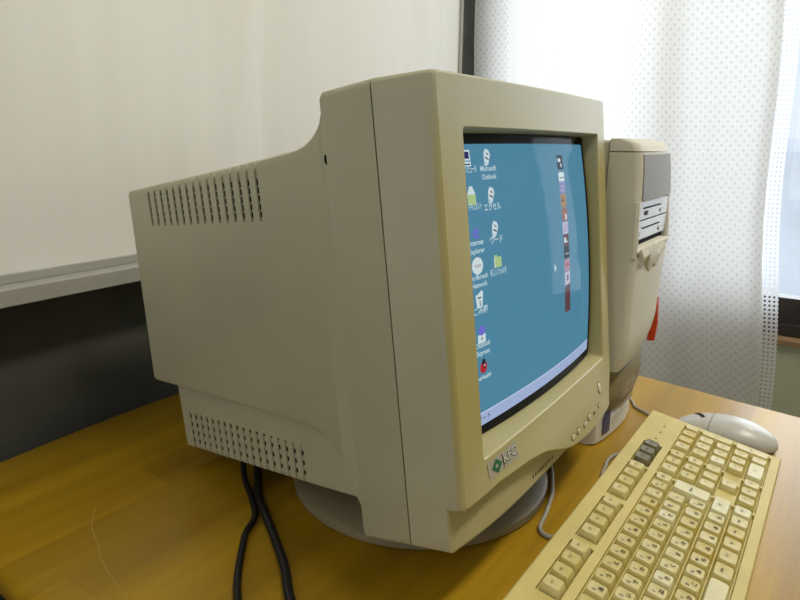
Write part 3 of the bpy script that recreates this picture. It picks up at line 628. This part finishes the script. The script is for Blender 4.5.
def front_piece(name, z0, z1, mat, n=14, ins0=0.0, parent=tw):
    bb = B(); rings = [front_ring(z0 + (z1 - z0) * k / n, ins0) for k in range(n + 1)]; bb.loft(rings); return bb.build(name, mat, parent, smooth=40)
front_piece('front_panel', .0980, .2400, M['tower'], 16)
b = B(); rings = [front_ring(z) for z in (.3615, .366, .370, .3730, .3750)] ; rings.append(front_ring(.3762, .004)); b.loft(rings); b.build('top_cap', M['tower'], tw, smooth=40)
front_piece('upper_front', .3050, .3605, M['tower'], 6)
b = B(); rings = []
for k in range(7):
    z = .3065 + .0515 * k / 6; y = yf(z); s0, s1 = .0105, .1680; q = []
    for x in (s0, .05, .09, .13, s1):
        t = x / (TX1 - TX0); q.append((TX0 + x, y + slant(z) * t - .003 * math.sin(math.pi * t) - .0012, z))
    rings.append(q + [(TX0 + s1, y + slant(z) + .006, z), (TX0 + s0, y + .006, z)])
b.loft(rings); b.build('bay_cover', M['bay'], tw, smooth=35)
for (xa, xb) in ((TX0, TX0 + .010), (TX1 - .012, TX1)):
    b = B(); rings = []
    for k in range(6):
        z = .240 + .065 * k / 5; y = yf(z) + (slant(z) if xa > .4 else 0)
        rings.append([(xa, .117, z), (xa, y + .003, z), (xa + .003, y, z), (xb - .003, y, z), (xb, y + .003, z), (xb, .117, z)])
    b.loft(rings); b.build('bay_cheek', M['tower'], tw, smooth=30)
# drives and slot inside the recess
ya = .0825
for (z0, z1) in ((.2810, .3035), (.2570, .2798)):
    b = B(); b.box(TX0 + .0105, TX1 - .0125, ya + .002, .117, z0, z1); dr = b.build('drive_front', M['drive'], tw, bevel=.0008)
    b = B(); b.box(TX0 + .045, TX0 + .125, ya + .0012, ya + .002, z0 + .013, z0 + .0145); b.build('disc_slot', M['dark'], dr)
    b = B(); b.box(TX1 - .050, TX1 - .030, ya + .0008, ya + .002, z0 + .004, z0 + .008); b.build('eject_button', M['drive'], dr)
    b = B(); b.box(TX0 + .022 + (z0 > .27) * .03, TX0 + .034 + (z0 > .27) * .03, ya + .0010, ya + .002, z0 + .005, z0 + .010); b.build('indicator_lamp', M['ink'], dr)
b = B(); b.box(TX0 + .0105, TX1 - .0125, ya + .006, .117, .2405, .2565); b.build('open_bay', M['dark'], tw)
# protruding lip with torn tape under the drives
b = B(); b.box(TX0 + .002, TX1 - .022, .0760, .090, .2440, .2500); b.build('bay_lip', M['tower'], tw, bevel=.002)
b = B(); rg = []
for k in range(9):
    x = TX0 + .012 + .100 * k / 8; d_ = [.018, .022, .013, .030, .036, .026, .034, .020, .012][k]
    rg.append([(x, .0735 - .002 * (k % 2), .2505), (x, .0715 - .002 * ((k + 1) % 2), .246 - d_ * .3), (x + .003, .0745, .244 - d_ * .75), (x, .0765, .2435 - d_ * .7), (x, .0765, .2465)])
b.loft(rg); tag(b.build('torn_tape', M['paper'], tw, smooth=25), 'crumpled torn white tape')
# recessed tan band and plinth
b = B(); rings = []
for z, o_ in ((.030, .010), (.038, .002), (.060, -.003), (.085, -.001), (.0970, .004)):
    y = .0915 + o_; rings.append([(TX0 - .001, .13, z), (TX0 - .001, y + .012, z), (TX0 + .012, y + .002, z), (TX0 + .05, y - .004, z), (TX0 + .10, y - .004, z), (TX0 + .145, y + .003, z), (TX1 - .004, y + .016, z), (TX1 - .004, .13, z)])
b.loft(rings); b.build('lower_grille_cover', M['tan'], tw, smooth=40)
b = B()
for k in range(2):
    z = .062 - .020 * k; b.box(TX0 + .030, TX0 + .085, .0842, .0852, z, z + .0010)
b.build('grille_line', M['ink_soft'], tw)
b = B(); rings = []
for z, o_ in ((.0006, .004), (.003, 0), (.030, .001), (.040, .003), (.046, .010)):
    y = .0965 + o_; rings.append([(.3535, .46, z), (.3535 , y + .010, z), (.3575, y + .003, z), (.375, y - .0005, z), (.400, y - .0035, z), (.430, y - .0055, z), (.455, y - .0050, z), (.490, y, z), (.520, y + .010, z), (.540, y + .028, z), (.540, .46, z)])
b.loft(rings); pn = b.build('plinth', M['tower'], tw, smooth=35)
b = B(); b.add([(.3720, .0952, .011), (.3910, .0930, .011), (.3910, .0935, .040), (.3720, .0957, .040)], [(0, 1, 2, 3)]); b.build('blue_sticker', M['blue'], pn, recalc=False)
# steel case behind the front
b = B(); b.box(TX0 + .001, TX1 - .001, .1180, .470, .0462, .3740); b.build('case_body', M['tower_metal'], tw, bevel=.003)

# red card standing against the right edge of the tower front
pr_ = [(.0950, .0933), (.0852, .0945), (.0832, .1214), (.0860, .1590), (.0895, .1590)]
b = B(); b.add([(.5425, y, z) for y, z in pr_] + [(.5485, y, z) for y, z in pr_], [(0, 1, 2, 3, 4), (9, 8, 7, 6, 5), (0, 5, 6, 1), (1, 6, 7, 2), (2, 7, 8, 3), (3, 8, 9, 4), (4, 9, 5, 0)])
tag(b.build('red_tab', M['red'], tw), 'red tab on the right edge')

# ================================================================== KEYBOARD
U = .01905; KT = .1547
kbm = root('keyboard', (.20, -.02, 0), 'yellowed beige computer keyboard lying on the desk beside the monitor', 'keyboard')
ck, sk = math.cos(KT), math.sin(KT)
def KP(p): x, y, z = p; return Vector((x, y * ck - z * sk, .0307 + y * sk + z * ck))
ZT, ZW = -.0058, -.0105
wells = [(0, 1, -2.03, -1.0), (2, 6, -2.03, -1.0), (6.5, 10.5, -2.03, -1.0), (11, 15, -2.03, -1.0), (15.25, 18.25, -2.03, -1.0), (0, 15, -.52, 4.52), (15.25, 18.25, -.52, 2.52), (16.25, 17.25, 2.5, 3.5), (15.25, 18.25, 3.5, 4.52), (18.5, 22.5, -.52, 4.52)]
e_ = .0006
XL, XR, YT, YB = -.010, .4380, .0520, -.0955
xsx = sorted(set([XL, XR] + [round(w_[0] * U - e_, 5) for w_ in wells] + [round(w_[1] * U + e_, 5) for w_ in wells]))
ysy = sorted(set([YB, YT] + [round(-w_[2] * U + e_, 5) for w_ in wells] + [round(-w_[3] * U - e_, 5) for w_ in wells]))
def inwell(x, y):
    return any(w_[0] * U - e_ < x < w_[1] * U + e_ and -w_[3] * U - e_ < y < -w_[2] * U + e_ for w_ in wells)
b = B(); H_ = {}
for i in range(len(xsx) - 1):
    for j in range(len(ysy) - 1):
        x0, x1, y0, y1 = xsx[i], xsx[i + 1], ysy[j], ysy[j + 1]; h = ZW if inwell((x0 + x1) / 2, (y0 + y1) / 2) else ZT; H_[i, j] = h
        b.quad(KP((x0, y0, h)), KP((x1, y0, h)), KP((x1, y1, h)), KP((x0, y1, h)))
for (i, j), h in H_.items():
    if (i + 1, j) in H_ and H_[i + 1, j] != h:
        x = xsx[i + 1]; b.quad(KP((x, ysy[j], ZW)), KP((x, ysy[j + 1], ZW)), KP((x, ysy[j + 1], ZT)), KP((x, ysy[j], ZT)))
    if (i, j + 1) in H_ and H_[i, j + 1] != h:
        y = ysy[j + 1]; b.quad(KP((xsx[i], y, ZW)), KP((xsx[i + 1], y, ZW)), KP((xsx[i + 1], y, ZT)), KP((xsx[i], y, ZT)))
# outer skirt with a small chamfer
top = [KP((XL, YB, ZT)), KP((XR, YB, ZT)), KP((XR, YT, ZT)), KP((XL, YT, ZT))]
r1_ = [KP((XL - .0012, YB - .0012, ZT - .0012)), KP((XR + .0012, YB - .0012, ZT - .0012)), KP((XR + .0012, YT + .0012, ZT - .0012)), KP((XL - .0012, YT + .0012, ZT - .0012))]
r2_ = [Vector((p.x, p.y, .002)) for p in r1_]
b.loft([top, r1_, r2_], False, False); b.quad(*r2_)
kc = b.build('keyboard_case', M['kb_case'], kbm, recalc=False)
for p in kc.data.polygons: pass
import bmesh
bm = bmesh.new(); bm.from_mesh(kc.data); bmesh.ops.remove_doubles(bm, verts=bm.verts, dist=1e-6); bm.to_mesh(kc.data); bm.free()
for x in (.01, .41):
    for y in (-.08, .035): b = B(); b.box(x, x + .018, y, y + .006, .0003, .0021); b.build('rubber_foot', M['dark'], kbm)
# three indicator lamps and their marks above the number pad
for k in range(3):
    b = B(); x = (19.1 + k * 1.05) * U; y = 1.55 * U
    b.box(x - .0022, x + .0022, y - .0012, y + .0012, ZT, ZT + .0005, T=KP); lo = b.build('indicator_lamp', M['faint_ink'], kbm)
    b = B(); vs, fs = text_geo('1A↓'[k] if k < 2 else 'S', .0026); b.add([KP((x + vx, y + .005 + vy, ZT + .0002)) for vx, vy in vs], fs); b.build('lamp_mark', M['faint_ink'], lo, recalc=False)

cache = {}
def key_mesh(wu, hu, mat):
    kk = (round(wu, 3), round(hu, 3), mat)
    if kk in cache: return cache[kk]
    W_, D_ = wu * U - .0009, hu * U - .0014; ringsk = []
    for z, ix, iy0, iy1, r_ in ((ZW + .0002, 0, 0, 0, .0012), (-.0062, .0004, .0003, .0003, .0014), (-.0012, .0023, .0019, .0012, .0020), (-.0003, .0028, .0024, .0016, .0022), (-.0003, .0036, .0032, .0024, .0020)):
        ringsk.append([Vector((x, y, z)) for x, y in rrect(-W_ / 2 + ix, W_ / 2 - ix, -D_ / 2 + iy0, D_ / 2 - iy1, r_, 3)])
    bb = B(); bb.loft(ringsk, True, False)
    c = [Vector((p.x * .5, p.y * .5, -.0009)) for p in ringsk[-1]]; bb.loft([ringsk[-1], c], False, True)
    me = bpy.data.meshes.new('key'); me.from_pydata([tuple(v) for v in bb.v], [], bb.f); me.materials.append(M[mat])
    bmx = bmesh.new(); bmx.from_mesh(me); bmesh.ops.remove_doubles(bmx, verts=bmx.verts, dist=1e-7); bmesh.ops.recalc_face_normals(bmx, faces=bmx.faces); bmx.to_mesh(me); bmx.free()
    for p in me.polygons: p.use_smooth = True
    me.set_sharp_from_angle(angle=math.radians(50)); cache[kk] = me; return me
tcache = {}
def legend(parent, up, low, mat='ink', size=.0030, dark_low=True):
    kk = (up, low, mat, size)
    if kk not in tcache:
        bb = B()
        if up: vs, fs = text_geo(up, size, .00006); bb.add([(vx - (.0022 if low else 0), vy + (.0022 if low else .0012), -.00015) for vx, vy in vs], fs)
        if low: vs, fs = text_geo(low, size * 1.15, .00012); bb.add([(vx + .0016, vy - .0026, -.00015) for vx, vy in vs], fs)
        me = bpy.data.meshes.new('key_legend'); me.from_pydata([tuple(v) for v in bb.v], [], bb.f); me.materials.append(M[mat]); tcache[kk] = me
    o = bpy.data.objects.new('key_legend', tcache[kk]); col.objects.link(o); o.parent = parent
def key(kind, u0, u1, v0, v1, mat=None, up='', low='', size=.0030, ink='ink'):
    if mat is None: mat = random.choice(['key0', 'key0', 'key1', 'key0', 'key2', 'key1'])
    o = bpy.data.objects.new(kind, key_mesh(u1 - u0, v1 - v0, mat)); col.objects.link(o); o.parent = kbm
    o.location = KP(((u0 + u1) / 2 * U, -(v0 + v1) / 2 * U, 0)) - kbm.location; o.rotation_euler = (KT, 0, 0)
    if mat == 'key_white': o['label'] = 'paler, less yellowed key'
    if mat == 'key_dark': o['label'] = 'dark olive key'
    if up or low: legend(o, up, low, ink, size)
    return o
F0 = -1.514
key('function_key', 0, 1, F0 - .5, F0 + .5, 'key0', 'Esc', '', .0026, 'ink_soft')
for g, u in enumerate((2, 6.5, 11)):
    for k in range(4): key('function_key', u + k, u + k + 1, F0 - .5, F0 + .5, 'key1' if k % 3 == 0 else 'key0', 'F%d' % (g * 4 + k + 1), '', .0024, 'ink_soft')
for k, s_ in enumerate(('PrSc', 'ScLk', 'Pause')): key('navigation_key', 15.25 + k, 16.25 + k, F0 - .5, F0 + .5, 'key_dark', s_, '', .0020, 'ink')
def row(v, u, keys):
    for kind, w_, up, low, mat, sz in keys:
        key(kind, u, u + w_, v - .5, v + .5, mat, up, low, sz); u += w_
K1 = lambda up, low='', mat=None: ('key', 1, up, low, mat, .0030)
MK = lambda w_, up, mat=None, sz=.0022: ('modifier_key', w_, up, '', mat, sz)
row(0, 0, [('modifier_key', 1, '半角', '', None, .0022)] + [K1(a_, c_) for a_, c_ in zip('1234567890-^¥', 'ぬふあうえおやゆよわほへー')] + [MK(1, 'BS', 'key1', .0030)])
row(1, 0, [MK(1.5, 'Tab')] + [K1(a_, c_, 'key_white' if a_ in 'P' else None) for a_, c_ in zip('QWERTYUIOP@[', 'たていすかんなにらせ゛゜')])
row(2, 0, [MK(1.75, 'Caps')] + [K1(a_, c_, 'key_white' if a_ in 'G' else None) for a_, c_ in zip('ASDFGHJKL;:]', 'ちとしはきくまのりれけむ')])
row(3, 0, [MK(2.25, 'Shift')] + [K1(a_, c_) for a_, c_ in zip('ZXCVBNM,./_', 'つさそひこみもねるめろ')] + [MK(1.75, '⇧', 'key_white', .0036)])
row(4, 0, [MK(1.25, 'Ctrl'), MK(1, 'Win'), MK(1.1, 'Alt'), MK(1.15, '無変換')]); row(4, 8.1, [MK(1.3, '変換'), MK(1.2, 'カナ'), MK(1.1, 'Alt'), MK(1.1, 'Win'), MK(1.1, 'App', 'key1'), MK(1.1, 'Ctrl', 'key_white')])
key('space_bar', 4.5, 8.1, 3.5, 4.5, 'key_white')
key('enter_key', 13.75, 15, .5, 2.5, 'key_white', 'Enter', '', .0028)
for v, names in ((0, ('Ins', 'Home', 'PgUp')), (1, ('Del', 'End', 'PgDn')), (2, ('←', '・', '→'))):
    for k, s_ in enumerate(names): key('navigation_key', 15.25 + k, 16.25 + k, v - .5, v + .5, None, s_, '', .0022, 'ink_soft')
key('navigation_key', 16.25, 17.25, 2.5, 3.5, 'key1', '↑', '', .0030, 'ink_soft')
for k, s_ in enumerate('←↓→'): key('navigation_key', 15.25 + k, 16.25 + k, 3.5, 4.5, None, s_, '', .0030, 'ink_soft')
for v, names in ((0, 'N/*-'), (1, '789'), (2, '456'), (3, '123')):
    for k, s_ in enumerate(names): key('number_pad_key', 18.5 + k, 19.5 + k, v - .5, v + .5, 'key_white' if (v, k) == (2, 0) else None, s_, '', .0032, 'ink_soft')
key('number_pad_key', 21.5, 22.5, .5, 2.5, None, '+', '', .0036, 'ink_soft'); key('number_pad_key', 21.5, 22.5, 2.5, 4.5, None, '↵', '', .0036, 'ink_soft')
key('number_pad_key', 18.5, 20.5, 3.5, 4.5, 'key_white', '0', '', .0032, 'ink_soft'); key('number_pad_key', 20.5, 21.5, 3.5, 4.5, None, '.', '', .0036, 'ink_soft')

# ================================================================== MOUSE
ms_ = root('computer_mouse', (.484, -.030, 0), 'white grey computer mouse on the desk beyond the keyboard end', 'mouse')
mcx, mcy = .479, -.0285; a_y, a_x = .0600, .032
def mouse_shell(zcut0, zcut1, n=28, k_=48):
    rings = []
    for i in range(n + 1):
        t = i / n; zf = zcut0 + (zcut1 - zcut0) * t           # 0 bottom .. 1 top
        s_ = math.sqrt(max(0, 1 - zf ** 2.6)) if zf > 0 else 1
        ring_ = []
        for k in range(k_):
            a = 2 * math.pi * k / k_; cc, ss = math.cos(a), math.sin(a)
            px = mcx + a_x * s_ * math.copysign(abs(cc) ** .85, cc); py = mcy + a_y * s_ * math.copysign(abs(ss) ** .9, ss)
            h = .0262 * (1 - .30 * ((py - (mcy - .012)) / a_y) ** 2)
            ring_.append((px, py, .0045 + h * zf))
        rings.append(ring_)
    return rings
b = B(); b.loft(mouse_shell(0, .992)); b.build('mouse_shell', M['mouse'], ms_, smooth=60)
b = B(); b.loft([[(mcx + (x - mcx) * .93, mcy + (y - mcy) * .95, z_) for x, y, z in mouse_shell(0, .01, 1)[0]] for z_ in (.0005, .0044)]); b.build('mouse_underside', M['mouse_under'], ms_)
def shell_z(x, y):
    # height of the shell above a plan point
    h = .0262 * (1 - .30 * ((y - (mcy - .012)) / a_y) ** 2); q = abs((x - mcx) / a_x) ** (2 / .85) + abs((y - mcy) / a_y) ** (2 / .9); q = min(q, .999)
    return .0045 + h * (1 - q) ** (1 / 2.6)
def strip(b_, pts, w_, off=.0003):
    for (xa, ya_), (xb, yb_) in zip(pts, pts[1:]):
        dx, dy = xb - xa, yb_ - ya_; l_ = math.hypot(dx, dy); nx_, ny_ = -dy / l_ * w_ / 2, dx / l_ * w_ / 2
        b_.add([(x, y, shell_z(x, y) + off) for x, y in ((xa - nx_, ya_ - ny_), (xb - nx_, yb_ - ny_), (xb + nx_, yb_ + ny_), (xa + nx_, ya_ + ny_))], [(0, 1, 2, 3)])
b = B(); strip(b, [(mcx + a_x * .9 * math.sin(t / 10 * math.pi - math.pi / 2), -.0112 - .001 * math.cos(t / 10 * math.pi - math.pi / 2)) for t in range(11)], .0008)
b.build('button_seam', M['ink_soft'], ms_, recalc=False)
b = B(); strip(b, [(.5000, .0120), (.4930, .0090), (.4860, .0055), (.4790, .0015), (.4720, -.0025)], .0042, .0004); b.build('side_slot', M['dark'], ms_, recalc=False)

# ================================================================== CABLES
def cable(name, pts, r, mat, label, cat='cable'):
    bb = B(); tube(bb, pts, r, 10, 8); return tag(bb.build(name, mat, loc=pts[0], smooth=50), label, cat)
zc = .0024
cable('mouse_cable', [(.480, .032, .008), (.481, .046, zc), (.4833, .0587, zc), (.494, .072, zc), (.5010, .0830, zc), (.5085, .0930, zc), (.5240, .1010, zc), (.5480, .1220, zc), (.5560, .1800, zc), (.5600, .3000, zc)], .0020, M['grey_cable'], 'thin grey mouse cable running from the tower foot to the mouse')
cable('keyboard_cable', [(.3545, .051, .012), (.3560, .060, .004), (.3480, .0700, zc), (.3280, .0735, zc), (.3082, .0707, zc), (.2900, .0680, zc), (.2750, .0600, .004), (.2680, .051, .010)], .0021, M['grey_cable'], 'grey keyboard cable loop poking out behind the middle of the keyboard')
cable('monitor_signal_cable', [(.338, .400, zc), (.338, .300, zc), (.328, .205, zc), (.290, .136, zc), (.2300, .1030, zc), (.2010, .0940, zc), (.1741, .0880, zc), (.1533, .0842, zc), (.1448, .0743, zc), (.1480, .0640, .004), (.1600, .052, .010)], .0022, M['grey_cable'], 'grey cable bending out from under the monitor to the keyboard')
b1 = [(.120, .440, .045), (.095, .425, .040), (.0600, .4100, .020), (.0380, .3850, .006), (.0159, .3474, .0050), (-.0040, .3200, .0050), (-.0250, .3080, .0040), (-.0392, .2960, .0036), (-.0690, .2670, .0036), (-.0889, .2430, .0036), (-.110, .205, .0036), (-.125, .150, .0036)]
cable('power_cable', b1, .0034, M['black_rubber'], 'thinner black cable, left strand of the pair under the monitor')
b2 = [(.140, .425, .045), (.115, .410, .040), (.0700, .3950, .020), (.0440, .3700, .008), (.0215, .3440, .0062), (.0050, .3160, .0075), (-.0162, .2777, .0046), (-.0402, .2390, .0046), (-.0634, .2088, .0046), (-.085, .170, .0046), (-.105, .110, .0046)]
cable('video_cable', b2, .0044, M['black_rubber'], 'thicker black cable, right strand of the pair under the monitor')
